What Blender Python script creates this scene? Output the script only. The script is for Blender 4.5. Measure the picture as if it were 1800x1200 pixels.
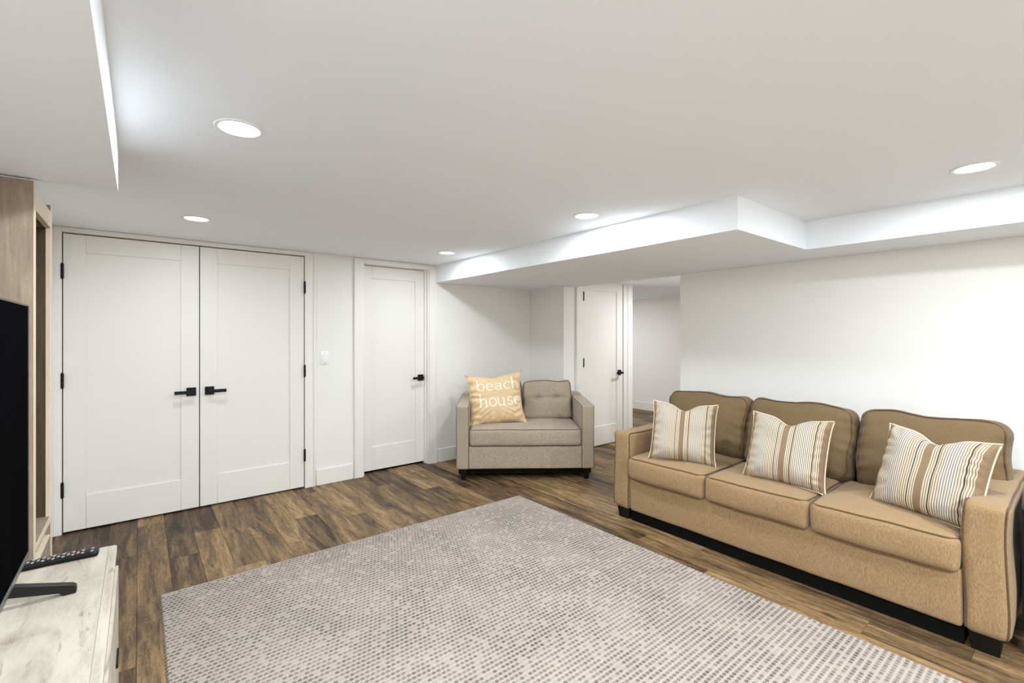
import bpy, bmesh, math, random
import numpy as np
from mathutils import Vector, Matrix, noise

for o in list(bpy.data.objects):
    bpy.data.objects.remove(o, do_unlink=True)
SC = bpy.context.scene
COL = SC.collection
PI = math.pi
random.seed(7)

# ------------------------------------------------------------------ camera
F_PX, HORIZON, CAM_H = 819.0, 589.0, 1.343
YAW = math.radians(38.65)                 # the view is turned this far from +Y towards +X
cd = bpy.data.cameras.new('camera')
cam = bpy.data.objects.new('camera', cd)
COL.objects.link(cam)
cd.sensor_fit = 'HORIZONTAL'
cd.sensor_width = 36.0
cd.lens = F_PX / 1800 * 36
cd.shift_y = -(600 - HORIZON) / 1800
cd.clip_start = 0.02
cam.location = (0, 0, CAM_H)
cam.rotation_euler = (PI / 2, 0, -YAW)
SC.camera = cam

# ------------------------------------------------------------------ world, exposure
world = bpy.data.worlds.new('world')
SC.world = world
world.use_nodes = True
world.node_tree.nodes['Background'].inputs[0].default_value = (1, 1, 1, 1)
world.node_tree.nodes['Background'].inputs[1].default_value = 0.02
SC.view_settings.view_transform = 'Standard'
SC.view_settings.look = 'None'
SC.view_settings.exposure = 0.62
SC.view_settings.gamma = 1.0
SC.view_settings.use_curve_mapping = False
LAMP_W = 26.0          # watts of each ceiling downlight
HALL_W = 14.0
HALL_COL = (0.92, 0.965, 1.0)
LAMP_COL = (0.852, 0.945, 1.0)

# ------------------------------------------------------------------ sizes of the place
ZC = 2.075             # ceiling
ZS = 1.896             # underside of the soffits
ZH = 1.99              # hall ceiling
YB = 4.345             # back wall with the doors
XST = 3.744            # short wall behind the loveseat
YH = 3.746             # hall wall with a door
XW = 3.85              # wall behind the sofa
XF = 7.1               # far hall wall
YF = -2.6              # wall behind the camera
XL = -0.76             # left wall
BB = 0.14              # baseboard height


def lin(r, g, b):
    f = lambda c: (c / 255 / 12.92) if c / 255 <= 0.04045 else ((c / 255 + 0.055) / 1.055) ** 2.4
    return (f(r), f(g), f(b), 1.0)


# ------------------------------------------------------------------ materials
class NT:
    def __init__(self, name):
        self.m = bpy.data.materials.new(name)
        self.m.use_nodes = True
        self.t = self.m.node_tree
        self.b = self.t.nodes['Principled BSDF']

    def n(self, typ, **kw):
        nd = self.t.nodes.new(typ)
        for k, v in kw.items():
            if k.startswith('i_'):
                nd.inputs[k[2:].replace('_', ' ')].default_value = v
            else:
                setattr(nd, k, v)
        return nd

    def l(self, a, b):
        self.t.links.new(a, b)

    def math(self, op, a, b=None, c=None):
        nd = self.n('ShaderNodeMath', operation=op)
        for i, v in enumerate((a, b, c)):
            if v is None:
                continue
            if isinstance(v, (int, float)):
                nd.inputs[i].default_value = v
            else:
                self.l(v, nd.inputs[i])
        return nd.outputs[0]

    def ramp(self, fac, stops, interp='LINEAR'):
        nd = self.n('ShaderNodeValToRGB')
        cr = nd.color_ramp
        cr.interpolation = interp
        while len(cr.elements) < len(stops):
            cr.elements.new(0.5)
        for e, (p, c) in zip(cr.elements, stops):
            e.position = p
            e.color = c
        self.l(fac, nd.inputs[0])
        return nd.outputs[0]

    def mix(self, fac, a, b, blend='MIX'):
        nd = self.n('ShaderNodeMix', data_type='RGBA', blend_type=blend)
        for sock, v in ((nd.inputs[0], fac), (nd.inputs[6], a), (nd.inputs[7], b)):
            if isinstance(v, (int, float, tuple)):
                sock.default_value = v
            else:
                self.l(v, sock)
        return nd.outputs[2]

    def coord(self, kind='Object', scale=(1, 1, 1), jitter=False):
        tc = self.n('ShaderNodeTexCoord')
        mp = self.n('ShaderNodeMapping')
        mp.inputs['Scale'].default_value = scale
        src = tc.outputs[kind]
        if jitter:
            oi = self.n('ShaderNodeObjectInfo')
            vm = self.n('ShaderNodeVectorMath', operation='MULTIPLY_ADD')
            cx = self.n('ShaderNodeCombineXYZ')
            for i, k in enumerate((37.0, 91.0, 13.0)):
                self.l(self.math('MULTIPLY', oi.outputs['Random'], k), cx.inputs[i])
            vm.inputs[1].default_value = (1, 1, 1)
            self.l(src, vm.inputs[0])
            self.l(cx.outputs[0], vm.inputs[2])
            src = vm.outputs[0]
        self.l(src, mp.inputs[0])
        return mp.outputs[0]

    def noise(self, vec, scale, detail=4, rough=0.55, dist=0.0):
        nd = self.n('ShaderNodeTexNoise')
        nd.inputs['Scale'].default_value = scale
        nd.inputs['Detail'].default_value = detail
        nd.inputs['Roughness'].default_value = rough
        nd.inputs['Distortion'].default_value = dist
        self.l(vec, nd.inputs['Vector'])
        return nd.outputs['Fac']

    def bump(self, h, strength, dist=0.01):
        nd = self.n('ShaderNodeBump')
        nd.inputs['Strength'].default_value = strength
        nd.inputs['Distance'].default_value = dist
        self.l(h, nd.inputs['Height'])
        self.l(nd.outputs[0], self.b.inputs['Normal'])

    def col(self, c):
        if isinstance(c, tuple):
            self.b.inputs['Base Color'].default_value = c
        else:
            self.l(c, self.b.inputs['Base Color'])

    def rough(self, r, spec=0.5):
        self.b.inputs['Roughness'].default_value = r
        self.b.inputs['Specular IOR Level'].default_value = spec


def paint(name, c, rough=0.6, spec=0.3, bump=0.03, scale=60):
    t = NT(name)
    v = t.coord()
    n1 = t.noise(v, 1.3, 2)
    t.col(t.mix(n1, tuple(x * 0.985 for x in c[:3]) + (1,), c))
    t.rough(rough, spec)
    if bump:
        t.bump(t.noise(v, scale, 3), bump, 0.01)
    return t.m


def plain(name, c, rough=0.5, spec=0.5, metal=0.0):
    t = NT(name)
    v = t.coord()
    n1 = t.noise(v, 40, 3)
    t.col(t.mix(n1, c, tuple(min(1, x * 1.12 + 0.001) for x in c[:3]) + (1,)))
    t.rough(rough, spec)
    t.b.inputs['Metallic'].default_value = metal
    return t.m


def fabric(name, c, dark, scale=700, bump=0.25, streak=(1, 1, 1), mottled=0.25):
    t = NT(name)
    v = t.coord(scale=streak)
    fine = t.noise(v, scale, 2, 0.6)
    big = t.noise(t.coord(), 5, 3)
    a = t.mix(t.ramp(fine, [(0.32, (0, 0, 0, 1)), (0.68, (1, 1, 1, 1))]), dark, c)
    lighter = tuple(min(1, x * 1.16) for x in c[:3]) + (1,)
    a = t.mix(t.math('MULTIPLY', big, mottled), a, lighter)
    t.col(a)
    t.rough(0.92, 0.12)
    t.b.inputs['Sheen Weight'].default_value = 0.15
    t.bump(fine, bump, 0.002)
    return t.m


def wood(name, stops, grain=(1, 1, 1), scale=6, jitter=True, rough=0.55, knots=0.5, bump=0.12, spread=None, fine=0):
    """grain runs along the axis whose scale is smallest"""
    t = NT(name)
    v = t.coord(scale=grain, jitter=jitter)
    a = t.noise(v, scale, 5, 0.6, 1.1)
    b = t.noise(v, scale * 7, 4, 0.65, 0.4)
    f = t.noise(v, scale * 26, 3, 0.7, 0.3)
    s = t.math('ADD', t.math('ADD', t.math('MULTIPLY', a, 0.60), t.math('MULTIPLY', b, 0.24)), t.math('MULTIPLY', f, 0.16 if not fine else fine))
    if fine:
        s = t.math('SUBTRACT', s, (fine - 0.16) * 0.5)
        s = t.math('MULTIPLY_ADD', s, 1.45, -0.225)
    if spread:
        oi = t.n('ShaderNodeObjectInfo')
        r = t.math('MULTIPLY', t.math('SUBTRACT', oi.outputs['Random'], 0.5), spread)
        s = t.math('ADD', s, r)
    c = t.ramp(s, stops)
    if knots:
        cr = t.ramp(t.noise(v, scale * 2.3, 3, 0.5, 2.0), [(0.30, (1, 1, 1, 1)), (0.37, (0, 0, 0, 1))])
        c = t.mix(t.math('MULTIPLY', cr, knots), c, tuple(x * 0.45 for x in stops[0][1][:3]) + (1,))
    t.col(c)
    t.rough(rough, 0.3)
    t.bump(b, bump, 0.004)
    return t.m


M = {}
M['wall'] = paint('wall_paint', lin(237, 233, 228), 0.75, 0.2)
M['ceiling'] = paint('ceiling_paint', lin(243, 245, 248), 0.85, 0.15, 0.06, 22)
M['trim'] = paint('trim_paint', lin(236, 231, 225), 0.4, 0.35, 0.0)
M['door'] = paint('door_paint', lin(234, 229, 223), 0.42, 0.35, 0.01, 120)
M['black'] = plain('black_metal', lin(8, 8, 8), 0.5, 0.25)
M['shade_fill'] = plain('gap_shade', lin(12, 11, 10), 0.9, 0.1)  # near-black colour standing in for shade in door gaps and under seats
M['plate'] = plain('switch_plastic', lin(232, 231, 228), 0.35, 0.4)
FLOOR_STOPS = [(0.26, lin(46, 34, 24)), (0.39, lin(82, 63, 44)), (0.50, lin(112, 88, 61)), (0.61, lin(140, 112, 78)), (0.76, lin(174, 144, 102))]
M['plank'] = wood('floor_planks', FLOOR_STOPS, (6, 0.7, 6), 2.2, True, 0.5, 0.6, 0.3, spread=0.26, fine=0.30)
M['subfloor'] = plain('subfloor', lin(48, 38, 30), 0.9, 0.1)
M['oak'] = wood('washed_oak', [(0.25, lin(112, 96, 82)), (0.5, lin(146, 128, 110)), (0.75, lin(176, 158, 138))], (9, 9, 0.9), 3.0, True, 0.6, 0.25, 0.1)
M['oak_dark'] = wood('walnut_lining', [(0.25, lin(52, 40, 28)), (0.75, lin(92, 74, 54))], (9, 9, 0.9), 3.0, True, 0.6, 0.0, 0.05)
M['oak_edge'] = wood('oak_edging', [(0.2, lin(196, 178, 152)), (0.8, lin(226, 210, 186))], (9, 9, 0.9), 3.0, True, 0.6, 0.0, 0.05)
M['stand'] = wood('bleached_wood', [(0.25, lin(112, 100, 88)), (0.40, lin(166, 154, 139)), (0.52, lin(186, 175, 160)), (0.75, lin(202, 191, 176))], (4, 0.9, 4), 2.0, True, 0.5, 0.4, 0.06)
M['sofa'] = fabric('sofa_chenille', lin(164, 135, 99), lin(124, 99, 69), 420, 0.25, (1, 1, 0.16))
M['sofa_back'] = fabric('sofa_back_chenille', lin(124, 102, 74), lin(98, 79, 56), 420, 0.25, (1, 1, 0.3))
M['sofa_pipe'] = fabric('sofa_piping', lin(104, 80, 54), lin(80, 62, 42), 300, 0.1)
M['love'] = fabric('loveseat_tweed', lin(186, 170, 150), lin(122, 109, 93), 200, 0.3)
M['love_pipe'] = fabric('loveseat_piping', lin(112, 100, 86), lin(86, 76, 64), 300, 0.1)
M['beach'] = fabric('sand_cotton', lin(222, 194, 154), lin(204, 172, 130), 420, 0.08)
M['ivory'] = fabric('ivory_print', lin(247, 238, 222), lin(236, 224, 204), 420, 0.05)
M['pillow_pipe'] = fabric('ivory_piping', lin(222, 208, 184), lin(190, 172, 146), 420, 0.1)
M['screen'] = plain('tv_screen', lin(9, 9, 10), 0.5, 0.0)
M['bezel'] = plain('tv_bezel', lin(34, 33, 33), 0.4, 0.5)
M['silver'] = plain('tv_silver', lin(120, 116, 112), 0.35, 0.5, 0.6)
M['tvleg'] = plain('tv_leg', lin(22, 18, 16), 0.5, 0.3)
M['remote'] = plain('remote_plastic', lin(9, 9, 9), 0.45, 0.25)
M['key'] = plain('remote_key', lin(150, 148, 146), 0.5, 0.4)
M['keydark'] = plain('remote_key_dark', lin(58, 58, 60), 0.5, 0.4)
M['keyred'] = plain('remote_key_red', lin(170, 48, 36), 0.5, 0.4)
M['blackwood'] = plain('black_wood', lin(12, 11, 10), 0.5, 0.25)


def lens_mat():
    t = NT('downlight_lens')
    t.col((1, 1, 1, 1))
    t.b.inputs['Emission Color'].default_value = LAMP_COL + (1,)
    t.b.inputs['Emission Strength'].default_value = 6.0
    return t.m


M['lens'] = lens_mat()


def stripe_mat():
    t = NT('striped_cotton')
    tc = t.n('ShaderNodeTexCoord')
    sx = t.n('ShaderNodeSeparateXYZ')
    t.l(tc.outputs['UV'], sx.inputs[0])
    u = sx.outputs[0]
    cream, blue, tan, char, brown = lin(212, 202, 184), lin(134, 124, 117), lin(146, 120, 90), lin(62, 56, 54), lin(134, 111, 86)
    tint = t.ramp(u, [(0.0, brown), (0.06, tan), (0.14, blue), (0.30, tan), (0.40, char), (0.412, tan), (0.462, brown),
                      (0.535, tan), (0.60, char), (0.612, tan), (0.66, blue), (0.80, tan), (0.86, char), (0.872, tan), (0.93, brown)], 'CONSTANT')
    gate = t.ramp(u, [(0.0, (1,) * 4), (0.05, (0, 0, 0, 1)), (0.40, (1,) * 4), (0.412, (0, 0, 0, 1)), (0.462, (1,) * 4), (0.535, (0, 0, 0, 1)),
                      (0.60, (1,) * 4), (0.612, (0, 0, 0, 1)), (0.86, (1,) * 4), (0.872, (0, 0, 0, 1)), (0.94, (1,) * 4)], 'CONSTANT')
    fr = t.math('FRACT', t.math('MULTIPLY', u, 46.0))
    st = t.math('GREATER_THAN', fr, 0.46)
    fac = t.math('MAXIMUM', st, gate)
    c = t.mix(fac, cream, tint)
    grain = t.noise(t.coord(), 500, 2)
    c = t.mix(t.math('MULTIPLY', grain, 0.18), c, lin(120, 108, 94))
    t.col(c)
    t.rough(0.9, 0.15)
    t.bump(grain, 0.12, 0.002)
    return t.m


M['stripe'] = stripe_mat()


def rug_mat():
    t = NT('woven_rug')
    tc = t.n('ShaderNodeTexCoord')
    at = t.n('ShaderNodeAttribute', attribute_name='yarn')
    n1 = t.noise(tc.outputs['Object'], 3.0, 3, 0.6)
    n2 = t.noise(tc.outputs['Object'], 260, 2, 0.6)
    dark = t.ramp(n1, [(0.35, lin(78, 68, 62)), (0.65, lin(122, 109, 100))])
    light = t.mix(n1, t.mix(n2, lin(140, 129, 121), lin(172, 161, 152)), t.mix(n2, lin(166, 155, 146), lin(198, 187, 177)))
    t.col(t.mix(at.outputs['Fac'], dark, light))
    t.rough(0.95, 0.1)
    t.bump(n2, 0.3, 0.003)
    return t.m


M['rug'] = rug_mat()
M['backing'] = plain('rug_backing', lin(96, 84, 74), 0.95, 0.1)


# ------------------------------------------------------------------ object helpers
def link(o, parent=None):
    COL.objects.link(o)
    if parent is not None:
        o.parent = parent
    return o


def tag(o, label=None, cat=None, group=None, kind=None):
    if label:
        o['label'] = label
    if cat:
        o['category'] = cat
    if group:
        o['group'] = group
    if kind:
        o['kind'] = kind
    return o


def empty(name, loc=(0, 0, 0), mat=None):
    o = bpy.data.objects.new(name, None)
    o.empty_display_size = 0.1
    COL.objects.link(o)
    if mat is not None:
        o.matrix_world = mat
    else:
        o.location = loc
    return o


def mesh_obj(name, verts, faces, mat, parent=None, smooth=False):
    me = bpy.data.meshes.new(name)
    me.from_pydata([tuple(v) for v in verts], [], faces)
    me.materials.append(mat)
    if smooth:
        me.polygons.foreach_set('use_smooth', [True] * len(me.polygons))
    me.update()
    return link(bpy.data.objects.new(name, me), parent)


class B:
    """collects boxes into one bmesh"""
    def __init__(self):
        self.bm = bmesh.new()

    def box(self, x0, y0, z0, x1, y1, z1):
        r = bmesh.ops.create_cube(self.bm, size=1)
        for v in r['verts']:
            v.co = Vector(((x0 + x1) / 2 + v.co.x * (x1 - x0), (y0 + y1) / 2 + v.co.y * (y1 - y0), (z0 + z1) / 2 + v.co.z * (z1 - z0)))
        return self

    def prism(self, poly, axis, a, b):
        """extrude a 2D polygon along axis ('x','y','z') from a to b"""
        def p(q, t):
            return {'x': (t, q[0], q[1]), 'y': (q[0], t, q[1]), 'z': (q[0], q[1], t)}[axis]
        va = [self.bm.verts.new(p(q, a)) for q in poly]
        vb = [self.bm.verts.new(p(q, b)) for q in poly]
        n = len(poly)
        self.bm.faces.new(va)
        self.bm.faces.new(vb[::-1])
        for i in range(n):
            self.bm.faces.new((va[i], vb[i], vb[(i + 1) % n], va[(i + 1) % n]))
        return self

    def frustum(self, c0, s0, c1, s1):
        v = []
        for (c, s) in ((c0, s0), (c1, s1)):
            v.append([self.bm.verts.new((c[0] + i * s / 2, c[1] + j * s / 2, c[2])) for i, j in ((-1, -1), (1, -1), (1, 1), (-1, 1))])
        self.bm.faces.new(v[0][::-1])
        self.bm.faces.new(v[1])
        for i in range(4):
            self.bm.faces.new((v[0][i], v[0][(i + 1) % 4], v[1][(i + 1) % 4], v[1][i]))
        return self

    def obj(self, name, mat, parent=None, bevel=0.0, seg=2):
        bm = self.bm
        bmesh.ops.recalc_face_normals(bm, faces=bm.faces)
        if bevel:
            bmesh.ops.bevel(bm, geom=list(bm.edges), offset=bevel, segments=seg, profile=0.5, affect='EDGES', clamp_overlap=True)
        me = bpy.data.meshes.new(name)
        bm.to_mesh(me)
        bm.free()
        me.materials.append(mat)
        if bevel:
            me.polygons.foreach_set('use_smooth', [True] * len(me.polygons))
            me.set_sharp_from_angle(angle=math.radians(40))
        return link(bpy.data.objects.new(name, me), parent)


def box(name, x0, y0, z0, x1, y1, z1, mat, parent=None, bevel=0.0, seg=2):
    return B().box(x0, y0, z0, x1, y1, z1).obj(name, mat, parent, bevel, seg)


def tube(name, pts, r, mat, parent=None, closed=True, sides=7):
    n = len(pts)
    verts, faces = [], []
    for i in range(n):
        a = pts[(i - 1) % n] if (closed or i > 0) else pts[i]
        b = pts[(i + 1) % n] if (closed or i < n - 1) else pts[i]
        t = (b - a).normalized()
        ref = Vector((0, 0, 1)) if abs(t.z) < 0.8 else Vector((1, 0, 0))
        s = t.cross(ref).normalized()
        u = s.cross(t)
        for k in range(sides):
            an = 2 * PI * k / sides
            verts.append(pts[i] + r * (math.cos(an) * s + math.sin(an) * u))
    # a twist-free join: consecutive rings may flip when the reference changes, so match the nearest vertex
    m = n if closed else n - 1
    for i in range(m):
        j = (i + 1) % n
        off = min(range(sides), key=lambda k: (verts[j * sides + k] - verts[i * sides]).length)
        k1 = (off + 1) % sides
        d = 1 if (verts[j * sides + k1] - verts[i * sides + 1]).length < (verts[j * sides + (off - 1) % sides] - verts[i * sides + 1]).length else -1
        for k in range(sides):
            faces.append((i * sides + k, i * sides + (k + 1) % sides, j * sides + (off + d * (k + 1)) % sides, j * sides + (off + d * k) % sides))
    return mesh_obj(name, verts, faces, mat, parent, True)


def axis_list(h, r, n):
    edge = [-h, -h + 0.12 * r, -h + 0.35 * r, -h + 0.65 * r, -h + r]
    inner = [(-h + r) + (2 * h - 2 * r) * i / n for i in range(1, n)]
    return edge + inner + [-e for e in edge[::-1]]


def rbox(hx, hy, hz, r, n, deform=None):
    """rounded box (verts, faces); deform maps a point to its soft place"""
    ax = [axis_list(hx, r, n[0]), axis_list(hy, r, n[1]), axis_list(hz, r, n[2])]
    hs = (hx, hy, hz)
    verts, idx, faces = [], {}, []

    def vid(i, j, k):
        key = (i, j, k)
        if key not in idx:
            p = Vector((ax[0][i], ax[1][j], ax[2][k]))
            c = Vector([max(-(h - r), min(h - r, q)) for q, h in zip(p, hs)])
            d = p - c
            q = c + d.normalized() * r if d.length > 1e-9 else p
            if deform:
                q = deform(q)
            idx[key] = len(verts)
            verts.append(q)
        return idx[key]
    L = [len(a) - 1 for a in ax]
    for a in range(3):
        b, c = (a + 1) % 3, (a + 2) % 3
        for side in (0, L[a]):
            for i in range(L[b]):
                for j in range(L[c]):
                    q = []
                    for (di, dj) in ((0, 0), (1, 0), (1, 1), (0, 1)):
                        ijk = [0, 0, 0]
                        ijk[a] = side
                        ijk[b] = i + di
                        ijk[c] = j + dj
                        q.append(vid(*ijk))
                    faces.append(tuple(q) if side else tuple(q[::-1]))
    return verts, faces


def rrect(a, b, r, n=6, step=0.03):
    """closed rounded rectangle path with half sizes a, b"""
    pts = []
    for (cx, cy, a0) in ((a - r, b - r, 0), (-a + r, b - r, 90), (-a + r, -b + r, 180), (a - r, -b + r, 270)):
        arc = [(cx + r * math.cos(math.radians(a0 + 90 * i / n)), cy + r * math.sin(math.radians(a0 + 90 * i / n))) for i in range(n + 1)]
        if pts:
            p, q = pts[-1], arc[0]
            m = int(math.dist(p, q) / step)
            pts += [(p[0] + (q[0] - p[0]) * i / m, p[1] + (q[1] - p[1]) * i / m) for i in range(1, m)]
        pts += arc
    p, q = pts[-1], pts[0]
    m = int(math.dist(p, q) / step)
    pts += [(p[0] + (q[0] - p[0]) * i / m, p[1] + (q[1] - p[1]) * i / m) for i in range(1, m)]
    return pts


# ------------------------------------------------------------------ the room shell
def struct(o, label, cat='wall'):
    return tag(o, label, cat, kind='structure')


DW = 0.764
D1L, D1R = -0.402, 1.131            # double door opening
D2L, D2R = 1.660, 2.363             # single door opening
D3L, D3R = 4.050, 4.795             # hall door opening
DZ = 2.035                          # head of the openings

b = B()
b.box(-0.47, YB, 0, D1L - 0.006, YB + 0.12, ZC)
b.box(D1L - 0.006, YB, DZ + 0.004, D1R + 0.006, YB + 0.12, ZC)
b.box(D1R + 0.006, YB, 0, D2L, YB + 0.12, ZC)
b.box(D2L, YB, DZ, D2R, YB + 0.12, ZC)
b.box(D2R, YB, 0, XST, YB + 0.12, ZC)
struct(b.obj('wall_back', M['wall']), 'pale grey wall holding the white double doors and single door')
b = B()
b.box(XST, YH, 0, D3L - 0.006, YH + 0.12, ZH + 0.1)
b.box(XST, YH + 0.12, 0, XST + 0.1, YB + 0.12, ZH + 0.1)
b.box(D3L - 0.006, YH, DZ - 0.03, D3R + 0.006, YH + 0.12, ZH + 0.1)
b.box(D3R + 0.006, YH, 0, 5.0, YH + 0.12, ZH + 0.1)
b.box(4.9, YH + 0.12, 0, 5.0, 6.3, ZH + 0.1)
struct(b.obj('wall_hall', M['wall']), 'pale wall jutting out behind the loveseat with the hall door')
struct(box('wall_right', XW, YF, 0, XW + 0.12, 2.36, ZS + 0.2, M['wall']), 'plain light grey wall behind the tan sofa')
b = B()
b.box(XF, 2.2, 0, XF + 0.1, 6.3, ZH + 0.1)
struct(b.obj('wall_far', M['wall']), 'far pale hallway wall seen through the opening')
struct(box('wall_hall_end', 4.9, 6.2, 0, XF + 0.1, 6.3, ZH + 0.1, M['wall']), 'end wall of the hallway beyond the opening')
struct(box('wall_hall_side', XW + 0.12, 2.24, 0, XF + 0.1, 2.36, ZH + 0.1, M['wall']), 'side wall of the hallway behind the sofa wall')
struct(box('wall_front', XL - 0.1, YF - 0.1, 0, XW + 0.12, YF, ZC, M['wall']), 'wall behind the viewer closing the room')
# unseen closet boxes behind the closed doors, added to keep door gaps dark
b = B()
b.box(-0.56, YB + 0.7, 0, XST + 0.1, YB + 0.75, ZC)
b.box(-0.56, YB + 0.12, 0, -0.51, YB + 0.7, ZC)
b.box(1.35, YB + 0.12, 0, 1.40, YB + 0.7, ZC)
b.box(XST + 0.05, YB + 0.12, 0, XST + 0.1, YB + 0.7, ZC)
b.box(XST + 0.1, YB + 0.12, 0, 4.9, YB + 0.2, ZC)
b.box(-0.56, YB + 0.12, ZC, XST + 0.1, YB + 0.75, ZC + 0.05)
b.box(XST, YH + 0.12, ZH + 0.1, 4.95, YB + 0.2, ZH + 0.15)
b.box(-0.56, YB + 0.12, -0.05, XST + 0.1, YB + 0.75, -0.006)
struct(b.obj('wall_closet', M['shade_fill']), 'unseen black closet walls added to keep the door gaps dark')
b = B()
b.box(XL - 0.1, YF, 0, XL, 2.82, ZC)
b.box(XL - 0.1, 2.80, 0, -0.46, 2.86, ZC)
b.box(-0.56, 2.86, 0, -0.46, YB + 0.12, ZC)
struct(b.obj('wall_left', M['wall']), 'left wall behind the television and wooden bookcase')

ceil = struct(box('ceiling', XL - 0.1, YF - 0.1, ZC, XW + 0.2, YB + 0.12, ZC + 0.1, M['ceiling']), 'flat white ceiling with recessed round downlights', 'ceiling')
b = B()
poly = [(2.44, YB), (2.44, 1.165), (3.364, 1.165), (3.364, YF), (XW + 0.01, YF), (XW + 0.01, 2.36), (XW + 0.06, 2.36), (XW + 0.06, YH), (XST, YH), (XST, YB)]
b.prism(poly, 'z', ZS, ZC)
s = b.obj('soffit', M['ceiling'], ceil)
s['label'] = 'stepped white bulkhead above the sofa and loveseat'
s = box('soffit', XL, YF, ZS, -0.064, 2.361, ZC, M['ceiling'], ceil)
s['label'] = 'lowered white bulkhead above the television'
struct(box('ceiling_hall', XW + 0.06, 2.24, ZH, XF + 0.1, 6.3, ZH + 0.1, M['ceiling']), 'white hallway ceiling seen beyond the bulkhead', 'ceiling')

# floor: slab with separate planks
floor = struct(box('floor', XL - 0.1, YF - 0.1, -0.10, XF + 0.1, 6.3, -0.006, M['subfloor']), 'brown wood plank floor with mixed dark and tan boards', 'floor')
PW, PLEN, CH = 0.150, 1.22, 0.0012
plank_mesh = {}


def plank(x0, x1, y0, y1):
    w, l = round(x1 - x0, 3), round(y1 - y0, 3)
    if (w, l) not in plank_mesh:
        hw, hl = w / 2 - 0.0004, l / 2 - 0.0004
        vs, fs = [], []
        for z, i in ((-0.006, 0), (-CH, 0), (0, CH)):
            vs += [(-hw + i, -hl + i, z), (hw - i, -hl + i, z), (hw - i, hl - i, z), (-hw + i, hl - i, z)]
        for k in (0, 4):
            for i in range(4):
                j = (i + 1) % 4
                fs.append((k + i, k + j, k + 4 + j, k + 4 + i))
        fs.append((8, 9, 10, 11))
        me = bpy.data.meshes.new('plank')
        me.from_pydata(vs, [], fs)
        me.materials.append(M['plank'])
        plank_mesh[(w, l)] = me
    o = bpy.data.objects.new('plank', plank_mesh[(w, l)])
    o.location = ((x0 + x1) / 2, (y0 + y1) / 2, 0)
    link(o, floor)


def lay(x0, x1, y0, y1, offs):
    x, c = x0, 0
    while x < x1 - 0.02:
        xe = min(x + PW, x1)
        y = y0 - [0.0, 0.74, 0.33, 1.02, 0.52, 0.16, 0.88][(c + offs) % 7]
        while y < y1 - 0.005:
            a, e = max(y, y0), min(y + PLEN, y1)
            if e - a > 0.03:
                plank(x, xe, round(a, 3), round(e, 3))
            y += PLEN
        x = xe
        c += 1


lay(-0.46, 3.89, -0.9, YB + 0.1, 0)
lay(3.89, XF, 2.36, 5.5, 1)
struct(box('floor_rear', XL, YF, -0.006, XW, -0.9, 0.0, M['plank']), 'wood floor continuing behind the viewer', 'floor')


# baseboards
def baseboard(name, x0, y0, x1, y1, label):
    bb = B()
    bb.box(x0, y0, 0.0, x1, y1, BB)
    struct(bb.obj(name, M['trim'], None, 0.003, 1), label, 'baseboard')


baseboard('baseboard_back', 1.232, YB - 0.014, 1.560, YB, 'short white baseboard between the double door and single door')
baseboard('baseboard_corner', 2.466, YB - 0.014, XST, YB, 'white baseboard behind the loveseat')
baseboard('baseboard_stub', XST - 0.014, YH, XST, YB - 0.015, 'white baseboard on the short wall behind the loveseat')
baseboard('baseboard_hall', XF - 0.014, 2.37, XF, 6.2, 'white baseboard along the far hallway wall')
baseboard('baseboard_right', XW - 0.014, YF, XW, 2.36, 'white baseboard on the wall behind the sofa')


# door casings
def casing(name, xl, xr, yw, ztop, wl, wr, head, label, zmax):
    e = tag(empty(name, ((xl + xr) / 2, yw, 0)), label, 'door casing', kind='structure')
    cx = (xl + xr) / 2
    def piece(nm, a0, z0, a1, z1, outer):
        bb = B()
        bb.box(a0 - cx, -0.015, z0, a1 - cx, 0, z1)
        if outer == 'l':
            bb.box(a0 - cx, -0.022, z0, a0 - cx + 0.014, -0.015, z1)
        elif outer == 'r':
            bb.box(a1 - cx - 0.014, -0.022, z0, a1 - cx, -0.015, z1)
        bb.obj(nm, M['trim'], e, 0.0015, 1)
    piece('casing_side', xl - wl, 0, xl, zmax if not head else ztop + head, 'l')
    piece('casing_side', xr, 0, xr + wr, zmax if not head else ztop + head, 'r')
    if head:
        piece('casing_head', xl, ztop, xr, ztop + head, None)
    return e


def jambs(e, xl, xr, depth, ztop, stop=None):
    cx = (xl + xr) / 2
    for s in (-1, 1):
        xx = xl - cx if s < 0 else xr - cx
        bb = B()
        bb.box(min(xx, xx - s * 0.012), 0.0, 0, max(xx, xx - s * 0.012), depth, ztop)
        if stop:
            bb.box(min(xx - s * 0.012, xx - s * 0.024), stop - 0.034, 0, max(xx - s * 0.012, xx - s * 0.024), stop, ztop)
        bb.obj('jamb', M['trim'], e, 0.001, 1)
    box('head_jamb', xl - cx + 0.012, 0, ztop - 0.012, xr - cx - 0.012, depth, ztop, M['trim'], e)


casing('trim_1', D1L - 0.005, D1R + 0.005, YB, DZ + 0.006, 0.054, 0.085, ZC - DZ - 0.008, 'white casing around the wide double doors', ZC)
t2 = casing('trim_2', D2L, D2R, YB, DZ - 0.01, 0.088, 0.088, ZC - DZ + 0.008, 'white casing around the recessed single door', ZC)
jambs(t2, D2L, D2R, 0.12, DZ - 0.0, 0.073)
casing('trim_3', D3L, D3R + 0.003, YH, DZ - 0.02, 0.115, 0.09, 0.07, 'white casing around the hall door', ZH)


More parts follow.
